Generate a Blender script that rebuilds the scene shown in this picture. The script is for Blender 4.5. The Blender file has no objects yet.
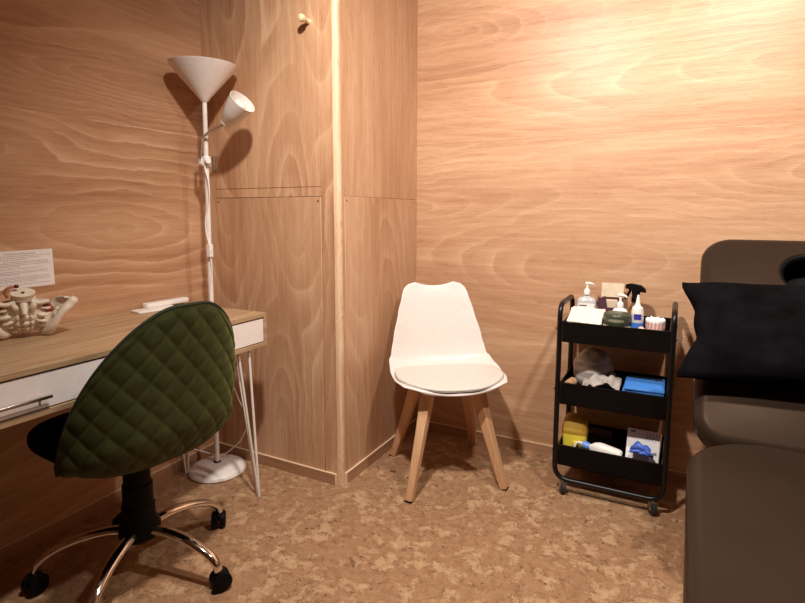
import bpy, bmesh, math, random
from mathutils import Vector, Matrix, noise
PI = math.pi
random.seed(7)
S = bpy.context.scene
C = S.collection
V = Vector

# ------------------------------------------------------------------ materials
def srgb(r, g, b):
    f = lambda c: (c/12.92 if c <= .04045 else ((c+.055)/1.055)**2.4)
    return (f(r/255), f(g/255), f(b/255), 1)

class NT:
    def __init__(s, name):
        s.m = bpy.data.materials.new(name); s.m.use_nodes = True
        s.t = s.m.node_tree; s.n = s.t.nodes; s.l = s.t.links
        s.b = s.n['Principled BSDF']
    def new(s, typ, **k):
        n = s.n.new(typ)
        for a, v in k.items(): setattr(n, a, v)
        return n
    def put(s, sock, v):
        if hasattr(v, 'is_linked'): s.l.new(v, sock)
        else: sock.default_value = v
    def math(s, op, a, b=0.0, c=0.0, clamp=False):
        n = s.new('ShaderNodeMath', operation=op); n.use_clamp = clamp
        s.put(n.inputs[0], a); s.put(n.inputs[1], b); s.put(n.inputs[2], c)
        return n.outputs[0]
    def xyz(s, x, y, z):
        n = s.new('ShaderNodeCombineXYZ')
        for i, v in enumerate((x, y, z)): s.put(n.inputs[i], v)
        return n.outputs[0]
    def noise(s, vec, scale=1.0, detail=2.0, rough=.5, dist=0.0):
        n = s.new('ShaderNodeTexNoise')
        s.l.new(vec, n.inputs['Vector'])
        n.inputs['Scale'].default_value = scale; n.inputs['Detail'].default_value = detail
        n.inputs['Roughness'].default_value = rough; n.inputs['Distortion'].default_value = dist
        return n.outputs['Fac']
    def ramp(s, fac, stops, interp='LINEAR'):
        n = s.new('ShaderNodeValToRGB'); n.color_ramp.interpolation = interp
        e = n.color_ramp.elements
        while len(e) < len(stops): e.new(.5)
        for i, (p, c) in enumerate(stops):
            e[i].position = p; e[i].color = c if len(c) == 4 else (*c, 1)
        s.put(n.inputs[0], fac); return n.outputs[0]
    def mix(s, fac, a, b, mode='MIX'):
        n = s.new('ShaderNodeMix', data_type='RGBA', blend_type=mode)
        s.put(n.inputs[0], fac); s.put(n.inputs[6], a); s.put(n.inputs[7], b)
        return n.outputs[2]
    def bump(s, h, strength=.2, dist=.002):
        n = s.new('ShaderNodeBump'); n.inputs['Strength'].default_value = strength
        n.inputs['Distance'].default_value = dist
        s.put(n.inputs['Height'], h); s.l.new(n.outputs[0], s.b.inputs['Normal'])
    def geo(s):
        n = s.new('ShaderNodeNewGeometry'); p = s.new('ShaderNodeSeparateXYZ')
        s.l.new(n.outputs['Position'], p.inputs[0])
        return n.outputs['Position'], p.outputs
    def obj(s):
        n = s.new('ShaderNodeTexCoord'); p = s.new('ShaderNodeSeparateXYZ')
        s.l.new(n.outputs['Object'], p.inputs[0])
        return n.outputs['Object'], p.outputs

def plain(name, col, rough=.5, metal=0, var=.06, scale=40, bump=0, spec=None, trans=0, sheen=0, coat=0, alpha=1):
    t = NT(name); v, _ = t.obj()
    f = t.noise(v, scale, 3)
    d = tuple(c*(1-var*2) for c in col[:3])+(1,)
    e = tuple(min(1, c*(1+var)) for c in col[:3])+(1,)
    t.put(t.b.inputs['Base Color'], t.ramp(f, [(.3, d), (.7, e)]))
    t.b.inputs['Roughness'].default_value = rough; t.b.inputs['Metallic'].default_value = metal
    if spec is not None: t.b.inputs['Specular IOR Level'].default_value = spec
    t.b.inputs['Transmission Weight'].default_value = trans
    t.b.inputs['Sheen Weight'].default_value = sheen
    t.b.inputs['Coat Weight'].default_value = coat
    t.b.inputs['Alpha'].default_value = alpha
    if bump: t.bump(f, bump, .002)
    return t.m

def ply(name, ui, vi, centers, tone=(1, 1, 1), seed=0.0, freq=9.0, contrast=1.0, rough=.42, objspace=False):
    """rotary-cut plywood: ui = axis along the grain, vi = axis across it; centers = oval figure centres (u, v, su, sv)"""
    t = NT(name); pos, p = (t.obj() if objspace else t.geo())
    u, v = p[ui], p[vi]
    w1 = t.noise(t.xyz(t.math('MULTIPLY', u, 1.1), t.math('MULTIPLY', v, 2.4), seed), 1.0, 2, .45)
    w2 = t.noise(t.xyz(t.math('MULTIPLY', u, 5.0), t.math('MULTIPLY', v, 11), seed+5), 1.0, 4, .55)
    wob = t.math('ADD', t.math('MULTIPLY', t.math('SUBTRACT', w1, .5), .22), t.math('MULTIPLY', t.math('SUBTRACT', w2, .5), .055))
    fld = None
    for (cu, cv, su, sv) in centers:
        a = t.math('DIVIDE', t.math('SUBTRACT', u, cu), su)
        b = t.math('DIVIDE', t.math('SUBTRACT', t.math('ADD', v, wob), cv), sv)
        d = t.math('SQRT', t.math('ADD', t.math('MULTIPLY', a, a), t.math('MULTIPLY', b, b)))
        fld = d if fld is None else t.math('SMOOTH_MIN', fld, d, .35)
    fld = t.math('POWER', t.math('ADD', fld, .05), .8)
    wide = t.noise(t.xyz(t.math('MULTIPLY', u, .8), t.math('MULTIPLY', v, 4.5), seed+9), 1.0, 3, .55)
    ph = t.math('MULTIPLY', t.math('ADD', fld, t.math('MULTIPLY', w2, .06)), freq)
    fr = t.math('FRACT', ph)
    line = t.ramp(fr, [(0, (.36,)*3), (.10, (.98,)*3), (.19, (.74,)*3), (.42, (.50,)*3), (.84, (.33,)*3), (1, (.36,)*3)], 'EASE')
    msk = t.ramp(t.noise(t.xyz(t.math('MULTIPLY', u, 1.5), t.math('MULTIPLY', v, 4.0), seed+3), 1.0, 3), [(.38, (.08,)*3), (.64, (1,)*3)])
    fib = t.noise(t.xyz(t.math('MULTIPLY', u, 9), t.math('MULTIPLY', v, 260), seed), 1.0, 3, .6)
    fib2 = t.noise(t.xyz(t.math('MULTIPLY', u, 2.2), t.math('MULTIPLY', v, 45), seed+2), 1.0, 4, .6)
    k = t.math('MULTIPLY', t.math('SUBTRACT', line, .5), t.math('MULTIPLY', msk, .62*contrast))
    k = t.math('ADD', k, t.math('MULTIPLY', t.math('SUBTRACT', fib, .5), .44))
    k = t.math('ADD', k, t.math('MULTIPLY', t.math('SUBTRACT', fib2, .5), .62))
    k = t.math('ADD', k, t.math('MULTIPLY', t.math('SUBTRACT', wide, .5), .85))
    pore = t.ramp(t.noise(t.xyz(t.math('MULTIPLY', u, 22), t.math('MULTIPLY', v, 420), seed+7), 1.0, 2, .5), [(.28, (1,)*3), (.40, (0,)*3)])
    k = t.math('SUBTRACT', k, t.math('MULTIPLY', pore, .30))
    k = t.math('ADD', k, .5, clamp=True)
    T = lambda r, g, b: (r*tone[0], g*tone[1], b*tone[2], 1)
    col = t.ramp(k, [(0, T(.30, .142, .072)), (.35, T(.46, .252, .142)), (.6, T(.56, .335, .20)), (1, T(.70, .47, .31))])
    t.put(t.b.inputs['Base Color'], col)
    t.b.inputs['Roughness'].default_value = rough
    t.b.inputs['Specular IOR Level'].default_value = .35
    t.bump(fib, .12, .001)
    return t.m

def cork():
    t = NT('cork_floor'); pos, p = t.geo()
    n0 = t.noise(pos, 5.5, 2, .5)
    n1 = t.noise(pos, 15, 9, .70, .25)
    n2 = t.noise(pos, 34, 6, .62, .5)
    n3 = t.noise(pos, 170, 4, .65)
    n4 = t.noise(pos, 26, 8, .7, .8)
    g = t.math('ADD', t.math('MULTIPLY', n2, .6), t.math('MULTIPLY', n3, .4))
    base = t.ramp(g, [(.36, (.235, .122, .062)), (.5, (.345, .192, .104)), (.64, (.41, .24, .135))])
    chip = t.ramp(g, [(.36, (.34, .20, .108)), (.5, (.465, .295, .167)), (.64, (.55, .365, .215))])
    n1 = t.math('ADD', n1, t.math('MULTIPLY', t.math('SUBTRACT', n0, .5), .25))
    m = t.ramp(n1, [(.512, (0,)*3), (.530, (.62,)*3), (.60, (1,)*3)])
    c = t.mix(m, base, chip)
    rim = t.ramp(n1, [(.50, (0,)*3), (.53, (1,)*3), (.55, (0,)*3)])
    gate = t.ramp(n4, [(.46, (0,)*3), (.56, (.85,)*3)])
    c = t.mix(t.math('MULTIPLY', rim, gate), c, (.13, .06, .028, 1))
    c = t.mix(t.ramp(n4, [(.615, (0,)*3), (.66, (.9,)*3)]), c, (.075, .034, .016, 1))
    c = t.mix(t.ramp(n3, [(.30, (.45,)*3), (.42, (0,)*3)]), c, (.17, .085, .04, 1))
    t.put(t.b.inputs['Base Color'], c)
    t.b.inputs['Roughness'].default_value = .5
    t.b.inputs['Specular IOR Level'].default_value = .3
    t.bump(n3, .15, .002)
    return t.m

M = {}
M['ply_left'] = ply('plywood_left_lower', 1, 2, [(1.37, 1.10, .62, .19), (.2, .55, .9, .25), (.45, 1.36, .5, .1)], seed=1.3, freq=4.6, contrast=1.45, tone=(1.0, .965, .94))
M['ply_left_up'] = ply('plywood_left_upper', 1, 2, [(1.45, 1.69, .5, .08), (.45, 2.05, .9, .2), (2.2, 2.2, .7, .2)], seed=2.9, freq=4.6, contrast=1.2, tone=(.97, .925, .90))
M['ply_back'] = ply('plywood_back_lower', 0, 2, [(.75, 1.36, .75, .10), (-.35, .93, .6, .16), (-1.55, 1.22, .8, .10), (.2, .3, .9, .2)], seed=4.1, freq=4.6, contrast=.62)
M['ply_back_up'] = ply('plywood_back_upper', 0, 2, [(-1.02, 2.04, .42, .13), (.9, 1.74, .9, .10), (-.1, 2.6, .9, .2)], seed=6.4, freq=4.6, contrast=.62, tone=(1.02, 1.0, .99))
M['ply_box'] = ply('plywood_cupboard_upper', 2, 0, [(1.05, -1.50, .62, .15), (2.7, -1.78, .8, .14), (2.3, -1.33, .7, .13)], seed=8.2, freq=4.2, contrast=1.1, tone=(1.08, 1.06, 1.04))
M['ply_box_low'] = ply('plywood_cupboard_lower', 2, 0, [(1.42, -1.42, .5, .14), (.05, -1.55, .5, .12), (1.5, -1.85, .5, .12)], seed=11.7, freq=4.2, contrast=1.1, tone=(1.0, .97, .95))
M['ply_side'] = ply('plywood_return_upper', 2, 1, [(1.15, 2.02, .55, .16), (2.35, 2.35, .7, .14), (2.6, 1.95, .7, .12)], seed=15.4, freq=4.2, contrast=.6)
M['ply_side_low'] = ply('plywood_return_lower', 2, 1, [(.45, 2.22, .6, .15), (1.6, 1.95, .6, .1)], seed=19.4, freq=4.2, contrast=.6, tone=(.97, .97, .97))
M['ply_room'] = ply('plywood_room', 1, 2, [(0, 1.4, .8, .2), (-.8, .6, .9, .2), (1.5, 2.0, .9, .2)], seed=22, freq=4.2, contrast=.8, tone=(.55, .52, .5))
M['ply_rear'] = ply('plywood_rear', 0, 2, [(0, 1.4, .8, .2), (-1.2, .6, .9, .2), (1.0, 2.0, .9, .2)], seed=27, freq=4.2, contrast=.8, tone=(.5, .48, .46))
M['ply_skirt'] = ply('plywood_skirting', 0, 2, [(0, 1.4, .9, .2)], seed=31, freq=4, contrast=.4, tone=(.8, .76, .72))
M['edge'] = plain('pale_trim_edge', (.80, .60, .40, 1), .5, var=.05)
M['pine'] = ply('pine_post', 2, 0, [(0.3, -1.2, 2.0, .03)], seed=3, freq=3, contrast=.5, tone=(1.42, 1.66, 1.85))
M['ceiling'] = plain('ceiling_paint', (.40, .31, .23, 1), .8)
M['cork'] = cork()
M['groove'] = plain('dark_joint', (.09, .045, .02, 1), .9)
M['white_metal'] = plain('white_painted_metal', (.86, .80, .76, 1), .35, var=.02)
M['white_plastic'] = plain('white_plastic', (.88, .83, .79, 1), .4, var=.02)
M['chair_white'] = plain('white_moulded_plastic', (.76, .71, .67, 1), .38, var=.015)
M['pad_white'] = plain('off_white_leatherette', (.70, .64, .59, 1), .5, var=.03, scale=150, bump=.1)
M['steel'] = plain('brushed_steel', (.62, .58, .54, 1), .28, 1, .05)
M['chrome'] = plain('chrome', (.82, .78, .74, 1), .09, 1, .02)
M['black_plastic'] = plain('black_plastic', (.003, .0028, .0028, 1), .5, spec=.12)
M['black_metal'] = plain('black_powder_coat', (.004, .0035, .0035, 1), .35, var=.1, spec=.35)
M['black_tray'] = plain('black_tray_metal', (.005, .0032, .0026, 1), .6, var=.1, spec=.08)
M['rubber'] = plain('grey_rubber', (.02, .019, .019, 1), .7)
M['black_seat'] = plain('black_velvet_seat', (.004, .004, .004, 1), .9, spec=.05)
M['pillowcase'] = plain('black_cotton', (.0045, .004, .0048, 1), .95, var=.25, scale=14, bump=.25, spec=.03)
M['dark_screw'] = plain('screw_head', (.12, .07, .04, 1), .5, .6)
M['beech'] = ply('beech_leg', 2, 0, [(0, 0, .8, .03)], seed=5, freq=4, contrast=.35, tone=(1.12, 1.10, 1.0), objspace=True)
M['peg'] = plain('pale_wood_peg', (.80, .62, .40, 1), .45)

def oak():
    t = NT('light_oak_laminate'); pos, p = t.geo()
    u, v = p[1], t.math('ADD', p[0], p[2])
    a = t.noise(t.xyz(t.math('MULTIPLY', u, 3), t.math('MULTIPLY', v, 40), 0.0), 1, 4, .6)
    b = t.noise(t.xyz(t.math('MULTIPLY', u, 14), t.math('MULTIPLY', v, 300), 3.0), 1, 3, .6)
    k = t.math('ADD', t.math('MULTIPLY', a, .65), t.math('MULTIPLY', b, .35))
    t.put(t.b.inputs['Base Color'], t.ramp(k, [(.34, (.25, .145, .072)), (.5, (.42, .275, .155)), (.66, (.56, .39, .24))]))
    t.b.inputs['Roughness'].default_value = .45
    return t.m
M['oak'] = oak()
M['drawer'] = plain('white_drawer_laminate', (.86, .79, .76, 1), .45, var=.02)

def velvet():
    t = NT('green_velvet'); v, p = t.obj()
    f = t.noise(v, 22, 4, .6)
    lw = t.new('ShaderNodeLayerWeight'); lw.inputs[0].default_value = .35
    t.put(t.b.inputs['Base Color'], t.ramp(f, [(.3, (.026, .030, .007)), (.7, (.046, .050, .013))]))
    t.b.inputs['Roughness'].default_value = .75
    t.b.inputs['Specular IOR Level'].default_value = .2
    t.b.inputs['Sheen Weight'].default_value = .45
    t.b.inputs['Sheen Roughness'].default_value = .4
    t.b.inputs['Sheen Tint'].default_value = (.30, .33, .10, 1)
    return t.m
M['velvet'] = velvet()
M['piping'] = plain('dark_green_piping', (.012, .016, .004, 1), .85)

def vinyl():
    t = NT('brown_upholstery_vinyl'); v, p = t.obj()
    f = t.noise(v, 300, 3, .6); g = t.noise(v, 5, 3)
    t.put(t.b.inputs['Base Color'], t.ramp(g, [(.3, (.0235, .0142, .0098)), (.7, (.0285, .0175, .0122))]))
    t.b.inputs['Roughness'].default_value = .40
    t.b.inputs['Specular IOR Level'].default_value = .12
    t.b.inputs['Specular Tint'].default_value = (1, .66, .46, 1)
    t.bump(f, .1, .0008)
    return t.m
M['vinyl'] = vinyl()

# ------------------------------------------------------------------ mesh helpers
class MB:
    def __init__(s): s.bm = bmesh.new()
    def _xf(s, verts, M4):
        bmesh.ops.transform(s.bm, matrix=M4, verts=verts)
    def box(s, c, size, rot=None):
        r = bmesh.ops.create_cube(s.bm, size=1)
        m = Matrix.Translation(V(c)) @ ((rot.to_4x4() if rot else Matrix.Identity(4)) @ Matrix.Diagonal((*size, 1)))
        s._xf(r['verts'], m); return s
    def ell(s, c, rad, rot=None, seg=20, rings=12):
        r = bmesh.ops.create_uvsphere(s.bm, u_segments=seg, v_segments=rings, radius=1)
        m = Matrix.Translation(V(c)) @ ((rot.to_4x4() if rot else Matrix.Identity(4)) @ Matrix.Diagonal((*rad, 1)))
        s._xf(r['verts'], m); return s
    def cyl(s, p0, p1, r0, r1=None, seg=20):
        return s.tube([p0, p1], [r0, r0 if r1 is None else r1], seg)
    def tube(s, pts, r, seg=12, caps=True, flat=None):
        pts = [V(p) for p in pts]; n = len(pts)
        rs = r if isinstance(r, (list, tuple)) else [r]*n
        t0 = (pts[1]-pts[0]).normalized()
        a = t0.orthogonal().normalized() if flat is None else (V(flat) - t0*t0.dot(V(flat))).normalized()
        rings = []
        for i, p in enumerate(pts):
            if i == 0: t = pts[1]-pts[0]
            elif i == n-1: t = pts[-1]-pts[-2]
            else: t = (pts[i+1]-pts[i]).normalized()+(pts[i]-pts[i-1]).normalized()
            t.normalize()
            a = (a - t*a.dot(t)).normalized(); b = t.cross(a)
            rr = rs[i]; ra, rb = (rr if isinstance(rr, tuple) else (rr, rr))
            rings.append([s.bm.verts.new(p + a*math.cos(2*PI*k/seg)*ra + b*math.sin(2*PI*k/seg)*rb) for k in range(seg)])
        for i in range(n-1):
            for k in range(seg):
                s.bm.faces.new((rings[i][k], rings[i][(k+1) % seg], rings[i+1][(k+1) % seg], rings[i+1][k]))
        if caps:
            s.bm.faces.new(list(reversed(rings[0]))); s.bm.faces.new(rings[-1])
        return s
    def lathe(s, prof, c=(0, 0, 0), seg=32, sx=1, sy=1):
        c = V(c); rings = []
        for r, z in prof:
            if r < 1e-6: rings.append([s.bm.verts.new(c+V((0, 0, z)))])
            else: rings.append([s.bm.verts.new(c+V((r*sx*math.cos(2*PI*k/seg), r*sy*math.sin(2*PI*k/seg), z))) for k in range(seg)])
        for a, b in zip(rings, rings[1:]):
            for k in range(seg):
                k2 = (k+1) % seg
                if len(a) == 1 and len(b) == 1: continue
                if len(a) == 1: s.bm.faces.new((a[0], b[k2], b[k]))
                elif len(b) == 1: s.bm.faces.new((a[k], a[k2], b[0]))
                else: s.bm.faces.new((a[k], a[k2], b[k2], b[k]))
        return s
    def grid(s, f, nu, nv, wrap=False):
        vs = [[s.bm.verts.new(f(i/nu, j/nv)) for i in range(nu+(0 if wrap else 1))] for j in range(nv+1)]
        for j in range(nv):
            for i in range(nu):
                i2 = (i+1) % nu if wrap else i+1
                s.bm.faces.new((vs[j][i], vs[j][i2], vs[j+1][i2], vs[j+1][i]))
        return s
    def prism(s, poly, y0, y1, ax='XZ'):
        mk = {'XZ': lambda a, b, d: (a, d, b), 'XY': lambda a, b, d: (a, b, d), 'YZ': lambda a, b, d: (d, a, b)}[ax]
        A = [s.bm.verts.new(mk(a, b, y0)) for a, b in poly]; B = [s.bm.verts.new(mk(a, b, y1)) for a, b in poly]
        n = len(poly); s.bm.faces.new(A); s.bm.faces.new(list(reversed(B)))
        for i in range(n): s.bm.faces.new((A[i], B[i], B[(i+1) % n], A[(i+1) % n]))
        return s
    def xform(s, m): s._xf(s.bm.verts[:], m); return s
    def jitter(s, amp, scale, off=0):
        s.bm.normal_update()
        for v in s.bm.verts: v.co += v.normal*noise.noise(v.co*scale+V((off, off*2, 0)))*amp
        return s
    def build(s, name, mat, parent=None, bevel=0, bseg=2, sub=0, solid=0, smooth=True, loc=None, angle=40, off=-1):
        bmesh.ops.recalc_face_normals(s.bm, faces=s.bm.faces[:])
        me = bpy.data.meshes.new(name); s.bm.to_mesh(me); s.bm.free()
        me.materials.append(M[mat] if isinstance(mat, str) else mat)
        if smooth:
            me.polygons.foreach_set('use_smooth', [True]*len(me.polygons))
            me.set_sharp_from_angle(angle=math.radians(angle))
        o = bpy.data.objects.new(name, me); C.objects.link(o)
        if parent: o.parent = parent
        if loc is not None: o.location = loc
        if solid:
            m = o.modifiers.new('solid', 'SOLIDIFY'); m.thickness = solid; m.offset = off
        if bevel:
            m = o.modifiers.new('bevel', 'BEVEL'); m.width = bevel; m.segments = bseg; m.limit_method = 'ANGLE'; m.angle_limit = math.radians(40)
        if sub:
            m = o.modifiers.new('sub', 'SUBSURF'); m.levels = sub; m.render_levels = sub
        return o

def tag(o, label, cat, group=None):
    o['label'] = label; o['category'] = cat
    if group: o['group'] = group
    return o
def struct(o):
    o['kind'] = 'structure'; return o
def thing(name, label, cat, loc=(0, 0, 0), rz=0, group=None, rot=None):
    o = bpy.data.objects.new(name, None); C.objects.link(o); o.empty_display_size = .05
    o.location = loc; o.rotation_euler = rot if rot else (0, 0, rz)
    return tag(o, label, cat, group)
def part_label(o, s): o['label'] = s; return o
def smooth_path(pts, n=10):
    P = [V(p) for p in pts]; P = [P[0]*2-P[1]]+P+[P[-1]*2-P[-2]]; out = []
    for i in range(1, len(P)-2):
        for k in range(n):
            t = k/n; a, b, c, d = P[i-1:i+3]
            out.append(.5*((2*b)+(c-a)*t+(2*a-5*b+4*c-d)*t*t+(3*b-a-3*c+d)*t**3))
    return out+[P[-2]]
def round_path(pts, r, n=7):
    """polyline with its inner corners rounded"""
    P = [V(p) for p in pts]; out = [P[0]]
    for a, b, c in zip(P, P[1:], P[2:]):
        u = (a-b).normalized(); w = (c-b).normalized(); p, q = b+u*r, b+w*r
        for k in range(n+1):
            t = k/n; out.append(p*(1-t)**2+b*2*t*(1-t)+q*t*t)
    return out+[P[-1]]
def rounded_rect(w, h, r, n=6):
    out = []
    for cx, cy, a0 in ((w/2-r, h/2-r, 0), (-w/2+r, h/2-r, 90), (-w/2+r, -h/2+r, 180), (w/2-r, -h/2+r, 270)):
        for k in range(n+1):
            a = math.radians(a0+90*k/n); out.append((cx+r*math.cos(a), cy+r*math.sin(a)))
    return out
def RX(d): return Matrix.Rotation(math.radians(d), 3, 'X')
def RY(d): return Matrix.Rotation(math.radians(d), 3, 'Y')
def RZ(d): return Matrix.Rotation(math.radians(d), 3, 'Z')

# ------------------------------------------------------------------ the room
XL, YB, XR, YR, ZC = -1.97, 2.52, 1.35, -1.5, 2.42
BX, BY = -1.231, 1.80
struct(MB().box(((XL+XR)/2, (YB+YR)/2, -.05), (XR-XL+.2, YB-YR+.2, .1)).build('floor', 'cork'))
struct(MB().box(((XL+XR)/2, (YB+YR)/2, ZC+.05), (XR-XL+.2, YB-YR+.2, .1)).build('ceiling', 'ceiling'))
SEAM = 1.517
def ply_wall(name, mat, ax, at, a0, a1, sgn):
    g = .0003
    for z0, z1, nm, mt in ((0, SEAM-g, name, mat), (SEAM+g, ZC, name+'_upper', mat+'_up' if mat+'_up' in M else mat)):
        m = MB()
        if ax == 'x': m.box((at-sgn*.03, (a0+a1)/2, (z0+z1)/2), (.06, a1-a0, z1-z0))
        else: m.box(((a0+a1)/2, at-sgn*.03, (z0+z1)/2), (a1-a0, .06, z1-z0))
        struct(m.build(nm, mt))
ply_wall('wall_left', 'ply_left', 'x', XL, YR, YB, 1)
ply_wall('wall_back', 'ply_back', 'y', YB, XL, XR, -1)
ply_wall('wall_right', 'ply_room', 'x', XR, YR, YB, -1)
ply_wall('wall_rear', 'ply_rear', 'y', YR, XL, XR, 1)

# built-in cupboard in the corner: carcass, framed panels, corner post
struct(MB().box(((XL+BX)/2-.006, (BY+YB)/2+.006, ZC/2), (BX-XL-.012, YB-BY-.012, ZC)).build('wall_cupboard', 'groove'))
def sheet_y(m, x0, x1, z0, z1, y=BY, t=.012): m.box(((x0+x1)/2, y+t/2, (z0+z1)/2), (x1-x0, t, z1-z0))
def sheet_x(m, y0, y1, z0, z1, x=BX, t=.012): m.box((x-t/2, (y0+y1)/2, (z0+z1)/2), (t, y1-y0, z1-z0))
PX = -1.256
m = MB()
sheet_y(m, XL, -1.912, 0, ZC); sheet_y(m, -1.3145, PX, 0, ZC); sheet_y(m, -1.912, -1.3145, 1.239, 1.277)
struct(m.build('wall_cupboard_front', 'ply_box'))
m = MB(); sheet_y(m, -1.9105, -1.316, 1.2785, ZC, BY-.001)
door = struct(m.build('door_1', 'ply_box', bevel=.001, bseg=1))
m = MB(); m.cyl((-1.914, BY-.004, 1.36), (-1.914, BY-.004, 1.43), .0045)
m.box((-1.922, BY-.0015, 1.395), (.014, .002, .066)); m.box((-1.902, BY-.0025, 1.395), (.016, .002, .066))
m.build('hinge', 'steel', door)
m = MB(); m.lathe([(0, 0), (.011, 0), (.009, .004), (.0085, .03), (.013, .036), (.0155, .046), (.014, .056), (.008, .061), (0, .062)], seg=24)
m.xform(Matrix.Translation((-1.362, BY-.0012, 1.930)) @ Matrix.Rotation(PI/2, 4, 'X'))
m.build('knob', 'peg', door)
m = MB(); sheet_y(m, -1.9105, -1.3185, .05, 1.2365, BY-.001)
low = struct(m.build('trim_1', 'ply_box_low', bevel=.001, bseg=1))
m = MB()
for x in (-1.900, -1.333): m.cyl((x, BY-.0018, 1.219), (x, BY, 1.219), .004)
m.build('screw', 'dark_screw', low)
PY = 1.824
m = MB(); sheet_x(m, PY, 2.52, 1.2405, ZC); sheet_x(m, 2.4985, YB, 0, 1.2405); sheet_x(m, PY, 1.842, 0, 1.2405)
struct(m.build('wall_cupboard_side', 'ply_side'))
m = MB(); sheet_x(m, 1.8435, 2.497, .05, 1.239, BX+.001)
lowr = struct(m.build('trim_2', 'ply_side_low', bevel=.001, bseg=1))
m = MB()
for y in (1.858, 2.482): m.cyl((BX+.0018, y, 1.222), (BX, y, 1.222), .004)
m.build('screw', 'dark_screw', lowr)
# rounded corner post of pale pine
prof = [(PX, PY), (PX, BY+.002), (PX+.002, BY-.001)]
for k in range(5):
    a = math.radians(-80+k*17.5); prof.append((BX-.012+.013*math.cos(a)*.98, BY+.012+.013*math.sin(a)*.98))
prof += [(BX+.001, PY-.002), (BX, PY)]
struct(MB().prism(prof, 0, ZC, 'XY').build('trim_3', 'pine'))

# skirting: a ply strip with a pale top edge, its bevel highlight painted in
def skirt(name, a, b, h=.048, t=.009, ends=(0, 0)):
    a, b = V(a), V(b); d = (b-a).normalized(); n = V((d.y, -d.x, 0)); L = (b-a).length
    rz = math.atan2(d.y, d.x)
    o = struct(MB().box((L/2, -t/2, h/2), (L, t, h)).build(name, 'ply_skirt'))
    o.location = a; o.rotation_euler = (0, 0, rz)
    m = MB().box((L/2, -t/2-.0003, h+.0012), (L, t+.0006, .0024))
    if ends[0]: m.box((.0015, -t/2-.0006, h/2), (.004, t+.0012, h))
    if ends[1]: m.box((L-.0015, -t/2-.0006, h/2), (.004, t+.0012, h))
    m.build('top_edge', 'edge', o)
skirt('baseboard_left', (XL, YR, 0), (XL, BY, 0))
skirt('baseboard_cupboard', (XL+.009, BY, 0), (PX-.001, BY, 0), ends=(0, 1))
skirt('baseboard_return', (BX, PY, 0), (BX, YB, 0), ends=(1, 0))
skirt('baseboard_back', (BX+.009, YB, 0), (XR, YB, 0))
skirt('baseboard_right', (XR, YB-.009, 0), (XR, YR, 0))

# ------------------------------------------------------------------ desk
DX0, DX1, DY0, DY1, DZ0, DZ1 = -1.962, -1.458, .38, 1.612, .638, .772
T = .016
desk = thing('desk', 'light oak effect desk with white drawers and white hairpin legs along the left wall', 'desk', ((DX0+DX1)/2, (DY0+DY1)/2, 0))
dc = V(((DX0+DX1)/2, (DY0+DY1)/2, 0))
L = lambda x, y, z: V((x, y, z))-dc
w, d = DX1-DX0, DY1-DY0
MB().box((0, 0, DZ1-T/2), (w, d, T)).build('desktop', 'oak', desk, bevel=.001)
m = MB()
for y in (-d/2+T/2, d/2-T/2): m.box((0, y, (DZ0+DZ1-T)/2), (w, T, DZ1-T-DZ0))
m.box((0, 0, DZ0+T/2), (w, d-2*T, T)); m.box((-w/2+.006, 0, (DZ0+DZ1-T)/2), (.012, d-2*T, DZ1-DZ0-2*T))
m.box((0, 0, (DZ0+DZ1-T)/2), (w-.01, T, DZ1-T-DZ0-T))
m.build('carcass', 'oak', desk, bevel=.0008)
for sg in (-1, 1):
    yc = sg*(d/4-T/8); wid = d/2-T*1.5-.006
    dr = MB().box((w/2-.012, yc, (DZ0+DZ1)/2-.001), (.016, wid, DZ1-DZ0-2*T-.009)).build('drawer', 'drawer', desk, bevel=.001)
    m = MB().box((w/2+.013, yc+.0, .690), (.009, .165, .009))
    for q in (-.06, .06): m.box((w/2+.004, yc+q, .690), (.020, .006, .006))
    part_label(m.build('handle', 'steel', dr, bevel=.0015), 'slim steel bar handle')
for sx in (-1, 1):
    for sy in (-1, 1):
        top = V((sx*(w/2-.05), sy*(d/2-.055), DZ0)); ft = V((sx*(w/2-.030 if sx > 0 else w/2-.045), sy*(d/2-.042), .004))
        m = MB().box(top+V((-sx*.02, -sy*.02, -.0015)), (.10, .10, .003))
        if sx > 0: offs = [V((.030, -.030*sy, 0)), V((.028, -.085*sy, 0)), V((-.035, -.045*sy, 0))]
        else: offs = [V((.02*sx, .03*sy, 0)), V((-.05*sx, .02*sy, 0)), V((.0, -.055*sy, 0))]
        for o_ in offs[1:]:
            a = top+o_; b = ft+o_.normalized()*.006
            m.tube([a, b, ft+V((0, 0, .001))], .0052, 10)
        a = top+offs[0]; m.tube([a, ft+offs[0].normalized()*.008], .0052, 10)
        m.build('leg', 'white_metal', desk)

# notice on the wall above the desk
pw, ph = .215, .128
pap = tag(MB().box((0, 0, 0), (.0008, pw, ph)).build('paper_notice', plain('white_paper', (.86, .81, .79, 1), .8, var=.02)),
          'white printed paper notice stuck to the plywood above the pelvis model', 'paper')
pap.location = (XL+.0008, 1.090-pw/2, .9785); pap.rotation_euler = (math.radians(.6), 0, 0)
random.seed(3)
m = MB(); ink = plain('faded_print', (.30, .25, .26, 1), .9)
rows = [(.053, .052, -.030, .010), (.046, -.058, .1, .0), (.040, -.06, .06, 0), (.034, -.06, .02, 0), (.026, -.05, .094, 0), (.021, -.09, .096, 0), (.016, -.09, .094, 0), (.011, -.09, .0, 0),
        (.003, -.07, .068, 0), (-.006, -.09, .092, 0), (-.011, -.09, .09, 0), (-.016, -.09, .0, 0), (-.026, -.09, .094, 0), (-.031, -.09, .092, 0), (-.036, -.09, .095, 0), (-.041, -.09, .05, 0), (-.050, -.09, .09, 0)]
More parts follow.
